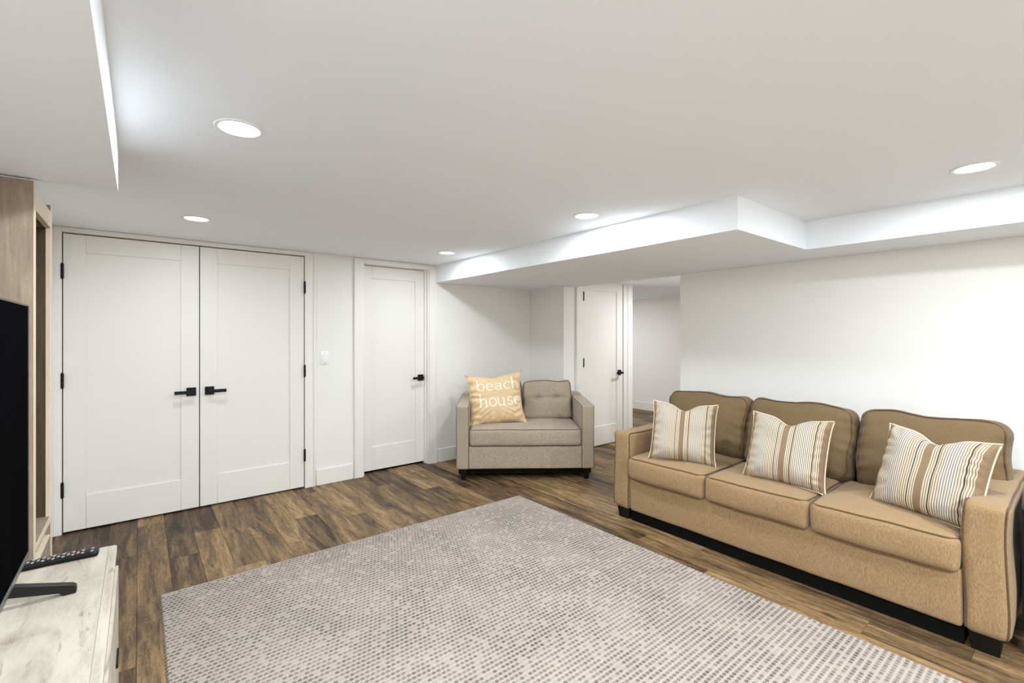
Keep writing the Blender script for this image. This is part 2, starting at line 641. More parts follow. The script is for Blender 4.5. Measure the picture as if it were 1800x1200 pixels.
def make_door(name, x0, x1, y, z1, label, handle_x, lever_dir, hinge_x=None, hinge_zs=(), st=0.115, top=0.12, bot=0.23, hz=0.909, z0=0.012):
    """door leaf in the plane y (front), parts relative to its foot"""
    e = tag(empty(name, ((x0 + x1) / 2, y, 0)), label, 'door', kind='structure')
    h = (x1 - x0) / 2
    th = 0.036
    for s in (-1, 1):
        a, c = sorted((s * h, s * (h - st)))
        box('stile', a, 0, z0, c, th, z1, M['door'], e, 0.0012, 1)
    box('rail', -h + st + 0.0003, 0, z0, h - st - 0.0003, th, z0 + bot, M['door'], e, 0.0012, 1)
    box('rail', -h + st + 0.0003, 0, z1 - top, h - st - 0.0003, th, z1, M['door'], e, 0.0012, 1)
    box('panel', -h + st - 0.004, 0.010, z0 + bot - 0.004, h - st + 0.004, th - 0.010, z1 - top + 0.004, M['door'], e)
    for hzz in hinge_zs:
        hb = B()
        hx = hinge_x - (x0 + x1) / 2
        n = 10
        for (za, zb) in ((-0.050, -0.018), (-0.0165, 0.0165), (0.018, 0.050)):
            hb.prism([(hx + 0.0085 * math.cos(2 * PI * i / n), -0.013 + 0.0085 * math.sin(2 * PI * i / n)) for i in range(n)], 'z', hzz + za, hzz + zb)
        hb.prism([(hx + 0.004 * math.cos(2 * PI * i / n), -0.013 + 0.004 * math.sin(2 * PI * i / n)) for i in range(n)], 'z', hzz - 0.056, hzz + 0.056)
        o = hb.obj('hinge', M['black'], e)
        o['label'] = 'black hinge knuckle'
    hx = handle_x - (x0 + x1) / 2
    ro = box('handle', hx - 0.031, -0.009, hz - 0.032, hx + 0.031, 0.0, hz + 0.032, M['black'], e, 0.0012, 1)
    ro['label'] = 'square black door handle'
    lv = B()
    lv.box(hx - 0.011, -0.050, hz - 0.011, hx + 0.011, -0.009, hz + 0.011)
    a, c = sorted((hx - lever_dir * 0.012, hx + lever_dir * 0.108))
    lv.box(a, -0.062, hz - 0.012, c, -0.048, hz + 0.012)
    lv.obj('lever', M['black'], ro, 0.001, 1)
    return e


make_door('door_1', D1L, D1L + DW, YB - 0.002, DZ - 0.004, 'left leaf of the white double door with black lever pointing left', 0.312, -1, D1L - 0.003, (1.775, 1.037, 0.30))
make_door('door_2', D1R - DW + 0.001, D1R, YB - 0.002, DZ - 0.004, 'right leaf of the white double door with black lever pointing right', 0.430, 1, D1R + 0.003, (1.763, 1.03, 0.29))
make_door('door_3', D2L + 0.014, D2R - 0.014, YB + 0.073, DZ - 0.016, 'narrow white single door set back between double door and loveseat', 2.302, -1, st=0.105, hz=0.90, z0=0.02)
make_door('door_4', D3L + 0.002, D3R - 0.002, YH - 0.002, DZ - 0.036, 'white door in the hall wall right of the loveseat', 4.725, -1, D3L + 0.006, (1.80, 1.02, 0.28), hz=0.875)

# wall switch
e = tag(empty('light_switch', (1.306, YB, 1.137)), 'white rocker light switch on the wall between the two doorways', 'light switch')
box('plate', -0.036, -0.006, -0.058, 0.036, 0, 0.058, M['plate'], e, 0.002, 2)
box('rocker', -0.0165, -0.0095, -0.033, 0.0165, -0.006, 0.033, M['plate'], e, 0.0012, 1)
for z in (-0.048, 0.048):
    bb = B()
    bb.prism([(0.003 * math.cos(2 * PI * i / 10), z + 0.003 * math.sin(2 * PI * i / 10)) for i in range(10)], 'y', -0.0072, -0.006)
    bb.obj('screw', M['silver'], e)


# ------------------------------------------------------------------ downlights
def ring(name, r0, r1, z0, z1, mat, parent, n=48):
    vs, fs = [], []
    prof = [(r1, 0.0), (r1, z1), (r1 - 0.003, z0), (r0 + 0.004, z0), (r0, z0 + 0.003), (r0, 0.0)]
    for i in range(n):
        a = 2 * PI * i / n
        vs += [(r * math.cos(a), r * math.sin(a), z) for r, z in prof]
    m = len(prof)
    for i in range(n):
        j = (i + 1) % n
        for k in range(m - 1):
            fs.append((i * m + k, j * m + k, j * m + k + 1, i * m + k + 1))
    return mesh_obj(name, vs, fs, mat, parent, False)


def downlight(x, y, z, label, watts, group='recessed downlights', col=LAMP_COL):
    e = tag(empty('downlight', (x, y, z)), label, 'ceiling light', group)
    ring('trim_ring', 0.062, 0.078, -0.005, -0.002, M['plate'], e)
    n = 40
    vs = [(0, 0, -0.003)] + [(0.0625 * math.cos(2 * PI * i / n), 0.0625 * math.sin(2 * PI * i / n), -0.001) for i in range(n)]
    mesh_obj('lens', vs, [(0, 1 + (i + 1) % n, 1 + i) for i in range(n)], M['lens'], e, True)
    ld = bpy.data.lights.new('lamp', 'AREA')
    ld.shape = 'DISK'
    ld.size = 0.12
    ld.energy = watts
    ld.color = col
    lo = bpy.data.objects.new('lamp', ld)
    link(lo, e)
    lo.location = (0, 0, -0.006)


# watts relative to LAMP_W: visible lamps dimmed, three unseen ones added as fill
for x, y, k, lab in ((0.277, 1.89, 0.42, 'lit round downlight nearest the left bulkhead'),
                     (0.279, 3.52, 0.18, 'lit round downlight in front of the double doors'),
                     (2.130, 3.59, 0.28, 'small lit downlight in front of the single door by the bulkhead'),
                     (2.137, 1.947, 0.52, 'lit round downlight beside the middle of the bulkhead'),
                     (2.844, 0.327, 0.34, 'lit round downlight above the right end of the sofa'),
                     (0.277, 0.25, 1.3, 'added unseen fill downlight above the viewer'),
                     (0.60, -1.40, 2.0, 'added unseen fill downlight behind the viewer on the left'),
                     (2.00, -1.40, 1.8, 'added unseen fill downlight behind the viewer on the right')):
    downlight(x, y, ZC, lab, LAMP_W * k)
downlight(5.05, 2.88, ZH, 'hallway downlight near the hall door', HALL_W, col=HALL_COL)
downlight(5.75, 5.35, ZH, 'hallway downlight further along the hall', HALL_W * 1.0, col=HALL_COL)


# ------------------------------------------------------------------ rug
def make_rug():
    x0, x1, y0, y1 = 0.085, 2.475, -0.05, 3.000
    e = tag(empty('area_rug', ((x0 + x1) / 2, (y0 + y1) / 2, 0)), 'large grey and cream flat woven rug on the wood floor', 'rug')
    W, L = x1 - x0, y1 - y0
    box('backing', -W / 2, -L / 2, 0.0, W / 2, L / 2, 0.004, M['backing'], e)
    px, py = 0.0212, 0.0240
    nx, ny = int(W / px) * 5, int(L / py) * 5
    xs = np.linspace(-W / 2, W / 2, nx + 1)
    ys = np.linspace(-L / 2, L / 2, ny + 1)
    X, Y = np.meshgrid(xs, ys)
    row = np.floor(Y / py)
    ph = (row % 2) * 0.5
    rs = np.sin(row * 12.9898) * 43758.5453
    ph = ph + (rs - np.floor(rs) - 0.5) * 0.16
    fx = (X / px + ph) % 1.0 - 0.5
    fy = (Y / py) % 1.0 - 0.5
    # dark tuft: an oval in the middle of each cell, cream cord around it
    d = np.sqrt((fx / 0.42) ** 2 + (fy / 0.31) ** 2)
    light = np.clip((d - 0.8) / 0.45, 0, 1)
    cell = np.floor(X / px + ph) * 7.31 + row * 3.77
    rn = np.sin(cell * 78.233) * 43758.5453
    rn = rn - np.floor(rn)
    light = np.maximum(light, np.where(rn > 0.86, 0.75, rn * 0.42))
    Z = 0.008 + 0.0022 * light * np.abs(np.cos(PI * fx)) ** 0.5 + 0.0012 * np.exp(-d * d) + 0.0012 * (np.abs(fx) > 0.4) * (np.abs(fy) < 0.35)
    edge = np.minimum(np.minimum(X + W / 2, W / 2 - X), np.minimum(Y + L / 2, L / 2 - Y))
    Z = np.where(edge < 1e-6, 0.003, Z)
    # slightly wavy border of the weave
    X = X + np.where(np.abs(X) > W / 2 - 1e-6, 0.0015 * np.sin(Y * 260), 0)
    me = bpy.data.meshes.new('weave')
    nv = (nx + 1) * (ny + 1)
    me.vertices.add(nv)
    me.vertices.foreach_set('co', np.stack([X, Y, Z], -1).astype(np.float32).ravel())
    ii = np.arange(ny)[:, None] * (nx + 1) + np.arange(nx)[None, :]
    q = np.stack([ii, ii + 1, ii + nx + 2, ii + nx + 1], -1).reshape(-1)
    nf = nx * ny
    me.loops.add(nf * 4)
    me.loops.foreach_set('vertex_index', q.astype(np.int32))
    me.polygons.add(nf)
    me.polygons.foreach_set('loop_start', (np.arange(nf) * 4).astype(np.int32))
    me.update(calc_edges=True)
    me.polygons.foreach_set('use_smooth', np.ones(nf, dtype=bool))
    at = me.attributes.new('yarn', 'FLOAT', 'POINT')
    at.data.foreach_set('value', light.astype(np.float32).ravel())
    me.materials.append(M['rug'])
    o = link(bpy.data.objects.new('weave', me), e)
    o['kind'] = 'stuff'


make_rug()


# ------------------------------------------------------------------ upholstery helpers
def nz(p, s, k=0.0):
    return noise.noise(Vector((p[0] * s + k, p[1] * s - k, p[2] * s + 2 * k)))


def seat_cushion(name, parent, cx, cy, cz, w, d, h, mat, pipe, seed, crown=0.03, r=0.035, front_bow=0.012):
    """box cushion lying flat; local front is -y; piping along top and bottom edges"""
    def df(p):
        q = p.copy()
        fx, fy = 1 - min(1, abs(p.x) / (w / 2)) ** 2.6, 1 - min(1, abs(p.y) / (d / 2)) ** 2.6
        t = p.z / (h / 2)
        q.z += crown * fx * fy * max(0, t) - 0.004 * fx * fy * max(0, -t)
        q.y += (-front_bow if p.y < 0 else 0.0) * (1 - (2 * p.z / h) ** 2) * fx
        q.x += math.copysign(0.006, p.x) * (1 - t * t) * fy * (abs(p.x) / (w / 2))
        q += Vector((nz(p, 7, seed), nz(p, 7, seed + 5), nz(p, 7, seed + 9))) * 0.004
        return q + Vector((cx, cy, cz))
    vs, fs = rbox(w / 2, d / 2, h / 2, r, (22, 20, 5), df)
    o = mesh_obj(name, vs, fs, mat, parent, True)
    k = r * (1 - 0.72)
    for s in (1, -1):
        pth = [df(Vector((x, y, s * (h / 2 - k)))) for x, y in rrect(w / 2 - k, d / 2 - k, r * 1.1)]
        tube('piping', pth, 0.0042, pipe, o)
    return o


def back_cushion(name, parent, mw, w, h, t, mat, pipe, seed, bulge=0.05, r=0.07, wav=0.008, buttons=(), wr=0.006):
    """upright cushion: local x width, y up (0..h), z front; mw places it in its furniture's space"""
    def df(p):
        q = p.copy()
        u, v, s = p.x / (w / 2), p.y / (h / 2), p.z / (t / 2)
        fx, fy = max(0, 1 - abs(u) ** 2.4), max(0, 1 - abs(v) ** 2.4)
        q.z += bulge * fx * fy * s
        q.y += wav * math.sin(u * 5.2 + seed) * max(0, v) ** 2
        q.x += math.copysign(1, u) * wav * 0.7 * math.sin(v * 5 + seed * 2) * abs(u) ** 4
        ed = max(abs(u), 0) ** 10 * (1 - s * s * 0.4)
        q.z += wr * math.sin(p.y * 95 + 3 * nz(p, 9, seed)) * max(0, (abs(u) - 0.62) / 0.38) ** 1.5 * (1 if s > 0 else 0)
        q.z += wr * 0.5 * math.sin(p.x * 70 + 3 * nz(p, 9, seed + 3)) * max(0, (v - 0.7) / 0.3) ** 1.5 * (1 if s > 0 else 0)
        if s > 0:
            for (bx, by) in buttons:
                dd = math.hypot(p.x - bx, p.y - by)
                q.z -= 0.030 * math.exp(-(dd / 0.030) ** 2) + 0.014 * math.exp(-((p.y - by) / 0.014) ** 2 - ((p.x - bx) / 0.10) ** 2)
        q += Vector((nz(p, 8, seed), nz(p, 8, seed + 4), nz(p, 8, seed + 8))) * 0.008
        return mw @ (q + Vector((0, h / 2, 0)))
    vs, fs = rbox(w / 2, h / 2, t / 2, r, (34, 30, 4), df)
    o = mesh_obj(name, vs, fs, mat, parent, True)
    k = r * (1 - 0.75)
    pth = [df(Vector((x, y, t / 2 - k))) for x, y in rrect(w / 2 - k, h / 2 - k, r * 1.1, 8, 0.012)]
    tube('piping', pth, 0.0042, pipe, o)
    for (bx, by) in buttons:
        c = df(Vector((bx, by, t / 2)))
        vs, fs = rbox(0.010, 0.010, 0.005, 0.0045, (2, 2, 2))
        nrm = (mw.to_3x3() @ Vector((0, 0, 1)))
        rot = mw.to_3x3().to_4x4()
        mesh_obj('button', [c + nrm * 0.002 + rot.to_3x3() @ v for v in vs], fs, mat, o, True)
    return o


def soft_box(name, x0, y0, z0, x1, y1, z1, mat, parent, r=0.02, seed=0.0, amp=0.003, seg=(10, 10, 10), extra=None):
    c = Vector(((x0 + x1) / 2, (y0 + y1) / 2, (z0 + z1) / 2))
    def df(p):
        q = p + Vector((nz(p, 6, seed), nz(p, 6, seed + 3), nz(p, 6, seed + 6))) * amp + c
        return extra(q) if extra else q
    vs, fs = rbox((x1 - x0) / 2, (y1 - y0) / 2, (z1 - z0) / 2, r, seg, df)
    return mesh_obj(name, vs, fs, mat, parent, True), df


# ------------------------------------------------------------------ sofa (local: x along its length, front at y=0, back +y)
def make_sofa():
    LEN = 2.031
    mw = Matrix.Translation((2.763, 1.229, 0)) @ Matrix.Rotation(-PI / 2, 4, 'Z')
    e = tag(empty('sofa', mat=mw), 'long tan three seat sofa with brown back cushions along the right wall', 'sofa')
    H, AW, D = LEN / 2, 0.145, 0.95
    zb = 0.075
    # base with front rail
    soft_box('front_rail', -H + AW - 0.004, 0.006, zb + 0.004, H - AW + 0.004, 0.80, 0.335, M['sofa'], e, 0.02, 1.0, 0.003, (24, 10, 4))
    # outer back frame
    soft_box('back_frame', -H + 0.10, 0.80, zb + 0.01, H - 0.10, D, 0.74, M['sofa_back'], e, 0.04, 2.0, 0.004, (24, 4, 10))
    for s in (-1, 1):
        a, c = sorted((s * H, s * (H - AW)))
        def ex(q, s=s):
            t = q.z
            # top of the arm is crowned and the front bows a little
            fr = max(0, 1 - q.y / 0.25)
            q.z += 0.012 * math.sin(min(1, max(0, q.y / D)) * PI) * (1 if q.z > 0.5 else 0) * 1.0
            q.z += 0.012 * fr * (1 if q.z > 0.5 else 0)
            q.x += s * 0.006 * math.sin((t - 0.07) / 0.55 * PI * 2)
            return q
        o, df = soft_box('arm', a, 0.0, zb, c, D - 0.01, 0.625, M['sofa'], e, 0.035, 3.0 + s, 0.004, (8, 16, 14), ex)
        # piping along both edges of the front panel and over the top
        for s2 in (-1, 1):
            hw = AW / 2
            k = 0.035 * 0.29
            hz_ = (0.625 - zb) / 2
            hy_ = (D - 0.01) / 2
            pth = []
            for i in range(26):
                pth.append(df(Vector((s2 * (hw - k), -hy_ + k, -hz_ + 0.02 + (2 * hz_ - 0.055) * i / 25))))
            for i in range(1, 7):
                an = PI / 2 * i / 6
                pth.append(df(Vector((s2 * (hw - k), -hy_ + 0.035 - 0.025 * math.cos(an), hz_ - 0.035 + 0.025 * math.sin(an)))))
            for i in range(1, 22):
                pth.append(df(Vector((s2 * (hw - k), -hy_ + 0.035 + (2 * hy_ - 0.1) * i / 21, hz_ - k))))
            tube('piping', pth, 0.0045, M['sofa_pipe'], o, closed=False)
    cw = (LEN - 2 * AW) / 3
    for i in range(3):
        cx = -H + AW + cw * (i + 0.5)
        seat_cushion('seat_cushion', e, cx, -0.03 + 0.31, 0.392, cw - 0.006, 0.62, 0.162, M['sofa'], M['sofa_pipe'], 11.0 + 3 * i)
    bw = 1.915 / 3
    for i in range(3):
        cx = -0.938 + bw * (i + 0.5) + (0.0, -0.005, 0.0)[i]
        # local cushion frame: x right, y up leaning back, z to the front
        th = math.radians(18)
        R = Matrix(((1, 0, 0), (0, math.sin(th), -math.cos(th)), (0, math.cos(th), math.sin(th)))).to_4x4()
        T = Matrix.Translation((cx, 0.552, 0.447))
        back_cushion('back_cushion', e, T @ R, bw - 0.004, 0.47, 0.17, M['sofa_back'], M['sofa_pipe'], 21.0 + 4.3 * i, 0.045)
    for x in (-H + 0.075, H - 0.075):
        for y in (0.07, D - 0.09):
            B().frustum((x, y, 0.0), 0.085, (x, y, zb + 0.012), 0.105).obj('leg', M['blackwood'], e, 0.003, 1)
    box('base_block', -H + 0.14, 0.035, 0.002, H - 0.14, D - 0.05, zb + 0.006, M['shade_fill'], e)  # solid black block standing in for the deep shade under the sofa
    return mw


make_sofa()


# ------------------------------------------------------------------ loveseat
def make_loveseat():
    d = Vector((0.799, -0.601, 0)).normalized()
    nb = Vector((0.601, 0.799, 0)).normalized()          # to the back
    fc = Vector((2.812, 3.319, 0)) + nb * -0.045
    mw = Matrix((
        (d.x, nb.x, 0, fc.x), (d.y, nb.y, 0, fc.y), (0, 0, 1, 0), (0, 0, 0, 1)))
    e = tag(empty('loveseat', mat=mw), 'small grey tweed loveseat with tall square arms set across the corner', 'loveseat')
    H, AW, D, zb = 0.640, 0.118, 0.79, 0.106
    soft_box('front_rail', -H + AW - 0.003, 0.008, zb + 0.002, H - AW + 0.003, D - 0.06, 0.315, M['love'], e, 0.012, 5.0, 0.002, (16, 8, 4))
    soft_box('back_frame', -H + 0.005, D - 0.15, zb + 0.005, H - 0.005, D, 0.735, M['love'], e, 0.03, 6.0, 0.002, (16, 4, 10))
    for s in (-1, 1):
        a, c = sorted((s * H, s * (H - AW)))
        def ex(q, s=s):
            q.z += 0.02 * min(1, max(0, q.y / D)) * (1 if q.z > 0.5 else 0)
            q.x += s * 0.008 * max(0, q.z - 0.45)
            return q
        o, df = soft_box('arm', a, 0.0, zb, c, D - 0.005, 0.69, M['love'], e, 0.016, 7.0 + s, 0.002, (6, 14, 12), ex)
        hz_, hy_ = (0.69 - zb) / 2, (D - 0.005) / 2
        for s2 in (-1, 1):
            k = 0.016 * 0.29
            pth = [df(Vector((s2 * (AW / 2 - k), -hy_ + k, -hz_ + 0.012 + (2 * hz_ - 0.02) * i / 20))) for i in range(21)]
            pth += [df(Vector((s2 * (AW / 2 - k), -hy_ + k + (2 * hy_ - 0.03) * i / 20, hz_ - k))) for i in range(1, 21)]
            tube('piping', pth, 0.0032, M['love_pipe'], o, closed=False)
    seat_cushion('seat_cushion', e, 0, 0.295, 0.397, 2 * (H - AW) - 0.008, 0.60, 0.16, M['love'], M['love_pipe'], 31.0, 0.022, 0.028, 0.010)
    for i, sx in enumerate((-1, 1)):
        th = math.radians(12)
        R = Matrix(((1, 0, 0), (0, math.sin(th), -math.cos(th)), (0, math.cos(th), math.sin(th)))).to_4x4()
        T = Matrix.Translation((sx * 0.258, 0.535, 0.468))
        back_cushion('back_cushion', e, T @ R, 0.510, 0.405, 0.14, M['love'], M['love_pipe'], 41.0 + 6 * i, 0.04, 0.045, 0.005,
                     buttons=((-0.09, 0.015), (0.09, 0.015)), wr=0.003)
    for x in (-H + 0.065, H - 0.065):
        for y in (0.055, D - 0.06):
            B().frustum((x, y, 0.0), 0.036, (x, y, zb + 0.008), 0.066).obj('leg', M['blackwood'], e, 0.002, 1)
    box('bottom_cloth_shade', -H + 0.02, 0.06, zb - 0.055, H - 0.02, D - 0.02, zb + 0.01, M['shade_fill'], e)  # bottom cloth, hung low and black to stand in for shade underneath
    return mw


LOVE = make_loveseat()


# ------------------------------------------------------------------ pillows
def frame(base, right, tilt, roll=0.0):
    d = Vector((right[0], right[1], 0)).normalized()
    nh = d.cross(Vector((0, 0, 1)))
    up = math.cos(tilt) * Vector((0, 0, 1)) - math.sin(tilt) * nh
    nn = d.cross(up)
    m = Matrix(((d.x, up.x, nn.x, base[0]), (d.y, up.y, nn.y, base[1]), (d.z, up.z, nn.z, base[2]), (0, 0, 0, 1)))
    return m @ Matrix.Rotation(roll, 4, 'Z')


def pillow_fn(w, h, t, pinch, dip, seed, wr, corner=0.02, extra=None):
    def S(u, v, side):
        x = w / 2 * u * (1 - pinch * (1 - v * v) * abs(u) ** 2)
        y = h / 2 * v * (1 - pinch * (1 - u * u) * abs(v) ** 2)
        x += math.copysign(corner * (abs(u) * abs(v)) ** 6, u)
        y += math.copysign(corner * (abs(u) * abs(v)) ** 6, v)
        y -= dip * math.exp(-(u / 0.33) ** 2) * max(0, v) ** 3
        z = t / 2 * (max(0, 1 - u ** 4) ** 0.55 * max(0, 1 - v ** 4) ** 0.55)
        z *= 1 - 0.25 * math.exp(-(u / 0.3) ** 2) * max(0, v) ** 2 * (1 if dip else 0)
        eu, ev = max(0, (abs(u) - 0.55) / 0.45), max(0, (abs(v) - 0.6) / 0.4)
        p = Vector((u, v, seed))
        z += wr * t * 0.10 * math.sin(v * 21 + 5 * nz(p, 2.0, seed) + seed) * eu ** 1.2 * (1 - eu ** 6)
        z += wr * t * 0.08 * math.sin(u * 19 + 5 * nz(p, 2.0, seed + 4) + seed) * ev ** 1.2 * (1 - ev ** 6)
        z += 0.012 * nz(p, 1.8, seed + 7) * (1 - max(abs(u), abs(v)) ** 4)
        if extra:
            z += extra(u, v) * (1 - max(abs(u), abs(v)) ** 8)
        return Vector((x, y + h / 2, max(z, 0.0) * side))
    return S


def make_pillow(name, mw, S, mat, pipe, label, cat, group=None, n=44, piping=True):
    e = tag(empty(name, mat=mw), label, cat, group)
    par = [math.sin(PI / 2 * (-1 + 2 * i / n)) * 0.35 + (-1 + 2 * i / n) * 0.65 for i in range(n + 1)]
    vs, fs, uvs = [], [], []
    idx = {}
    for side in (1, -1):
        for j in range(n + 1):
            for i in range(n + 1):
                edge = i in (0, n) or j in (0, n)
                key = (i, j, 0 if edge else side)
                if key not in idx:
                    idx[key] = len(vs)
                    vs.append(S(par[i], par[j], side))
                    uvs.append(((par[i] + 1) / 2, (par[j] + 1) / 2))
    for side in (1, -1):
        for j in range(n):
            for i in range(n):
                q = []
                for (a, c) in ((i, j), (i + 1, j), (i + 1, j + 1), (i, j + 1)):
                    ed = a in (0, n) or c in (0, n)
                    q.append(idx[(a, c, 0 if ed else side)])
                fs.append(tuple(q) if side > 0 else tuple(q[::-1]))
    o = mesh_obj('cover', vs, fs, mat, e, True)
    uvl = o.data.uv_layers.new(name='UVMap')
    for lp in o.data.loops:
        uvl.data[lp.index].uv = uvs[lp.vertex_index]
    if piping:
        m = 40
        ring_ = [(-1 + 2 * i / m, -1) for i in range(m)] + [(1, -1 + 2 * i / m) for i in range(m)] + [(1 - 2 * i / m, 1) for i in range(m)] + [(-1, 1 - 2 * i / m) for i in range(m)]
        tube('piping', [S(u, v, 1) for u, v in ring_], 0.0045, pipe, e)
    return e


SEAT = 0.478
for base, right, tilt, roll, seed, lab, size in (
        ((2.870, 1.752, SEAT + 0.004), (0.165, -0.377), math.radians(20), math.radians(-1), 1.3, 'striped beige throw pillow at the left end of the sofa', 0.415),
        ((2.895, 1.128, SEAT + 0.008), (0.05, -0.40), math.radians(24), math.radians(-2), 2.1, 'striped beige throw pillow in the middle of the sofa', 0.410),
        ((2.905, 0.520, SEAT + 0.008), (-0.075, -0.33), math.radians(22), math.radians(-3), 3.4, 'striped beige throw pillow beside the right arm of the sofa', 0.415)):
    S = pillow_fn(size, size * 0.97, 0.18, 0.035, 0.05, seed, 0.6, 0.010)
    make_pillow('throw_pillow', frame(base, right, tilt, roll), S, M['stripe'], M['pillow_pipe'], lab, 'pillow', 'striped sofa pillows')


# beach house pillow
def arc(cx, cy, rx, ry, a0, a1, n=22):
    return [(cx + rx * math.cos(math.radians(a0 + (a1 - a0) * i / n)), cy + ry * math.sin(math.radians(a0 + (a1 - a0) * i / n))) for i in range(n + 1)]


GLYPH = {
    'b': (0.86, [[(0, 0), (0, 1.62)], [(-0.2, 1.58), (0, 1.62)], arc(0.42, 0.5, 0.42, 0.5, -170, 170)]),
    'e': (0.86, [arc(0.43, 0.5, 0.43, 0.5, 4, 322), [(0.0, 0.53), (0.86, 0.53)]]),
    'a': (0.86, [arc(0.36, 0.70, 0.32, 0.29, 165, 0), [(0.68, 0.70), (0.68, 0.14)], arc(0.79, 0.12, 0.11, 0.10, 180, 330, 8), arc(0.35, 0.28, 0.34, 0.28, 0, 360)]),
    'c': (0.82, [arc(0.43, 0.5, 0.43, 0.5, 48, 318), [(0.70, 0.80), (0.74, 0.95)]]),
    'h': (0.86, [[(0, 0), (0, 1.62)], [(-0.2, 1.58), (0, 1.62)], [(-0.18, 0), (0.2, 0)], arc(0.37, 0.60, 0.36, 0.38, 178, 0), [(0.73, 0.6), (0.73, 0)], [(0.54, 0), (0.92, 0)]]),
    'o': (0.88, [arc(0.44, 0.5, 0.44, 0.5, 0, 360, 32)]),
    'u': (0.88, [[(0, 1), (0, 0.40)], [(-0.18, 1), (0, 1)], arc(0.36, 0.40, 0.36, 0.39, 180, 360), [(0.72, 1), (0.72, 0)], [(0.54, 1), (0.72, 1)], [(0.72, 0), (0.92, 0)]]),
    's': (0.68, [arc(0.34, 0.75, 0.28, 0.24, 35, 265), arc(0.34, 0.26, 0.32, 0.255, 92, -150), [(0.57, 0.86), (0.60, 0.98)], [(0.07, 0.15), (0.03, 0.02)]]),
}


def letter(ch, S, x0, y0, sx, sy, parent, lw=0.062):
    vs, fs = [], []
    for st in GLYPH[ch][1]:
        pts = []
        for a, c in zip(st[:-1], st[1:]):
            m = max(1, int(math.dist(a, c) / 0.06))
            pts += [(a[0] + (c[0] - a[0]) * i / m, a[1] + (c[1] - a[1]) * i / m) for i in range(m)]
        pts.append(st[-1])
        k0 = len(vs)
        for i, p in enumerate(pts):
            a, c = pts[max(0, i - 1)], pts[min(len(pts) - 1, i + 1)]
            tx, ty = c[0] - a[0], c[1] - a[1]
            l = math.hypot(tx, ty) or 1
            nx_, ny_ = -ty / l, tx / l
            # vertical strokes are a little heavier than horizontal ones
            w = lw * (0.75 + 0.5 * abs(ty / l))
            for s in (-1, 0, 1):
                uu, vv = x0 + sx * (p[0] + nx_ * w * s), y0 + sy * (p[1] + ny_ * w * s)
                q = S(uu, vv, 1)
                vs.append(q + Vector((0, 0, 0.0022)))
        for i in range(len(pts) - 1):
            for s in (0, 1):
                a = k0 + i * 3 + s
                fs.append((a, a + 3, a + 4, a + 1))
    mesh_obj('letter', vs, fs, M['ivory'], parent, True)


def beach_fold(u, v):
    # soft folds gathered at the lower middle and a long crease between the words
    z = -0.020 * math.exp(-((u - 0.02) / 0.07) ** 2) * max(0, min(1, (-v - 0.35) / 0.5))
    z -= 0.008 * math.exp(-((v - 0.08 - 0.03 * math.sin(u * 3)) / 0.035) ** 2) * max(0, min(1, (0.3 - u) / 0.8))
    for a, c in ((-0.75, -0.35), (-0.5, -0.62), (0.55, -0.60)):
        dx, dy = u - a, v - c
        z += 0.006 * math.sin((dx * 0.8 + dy * 1.2 * (1 if a > 0 else -1)) * 26) * math.exp(-(dx / 0.3) ** 2 - (dy / 0.22) ** 2)
    return z


lp = LOVE @ Vector((-0.252, 0.225, 0.492))
rd = (LOVE.to_3x3() @ Vector((0.998, 0.06, 0)))
S = pillow_fn(0.515, 0.470, 0.16, 0.045, 0.02, 5.2, 1.25, 0.028, beach_fold)
bp = make_pillow('lettered_pillow', frame(lp, rd, math.radians(17), math.radians(5)), S, M['beach'], M['beach'],
                 'sand coloured square pillow reading beach house on the loveseat', 'pillow', n=60)
for word, xs0, xs1, base_v, xh in (('beach', -0.66, 0.93, 0.34, 0.30), ('house', -0.60, 0.95, -0.34, 0.33)):
    adv = [GLYPH[c][0] + 0.30 for c in word]
    tot = sum(adv) - 0.30
    k = (xs1 - xs0) / tot
    x = xs0
    for c, a in zip(word, adv):
        letter(c, S, x, base_v, k, xh, bp)
        x += a * k


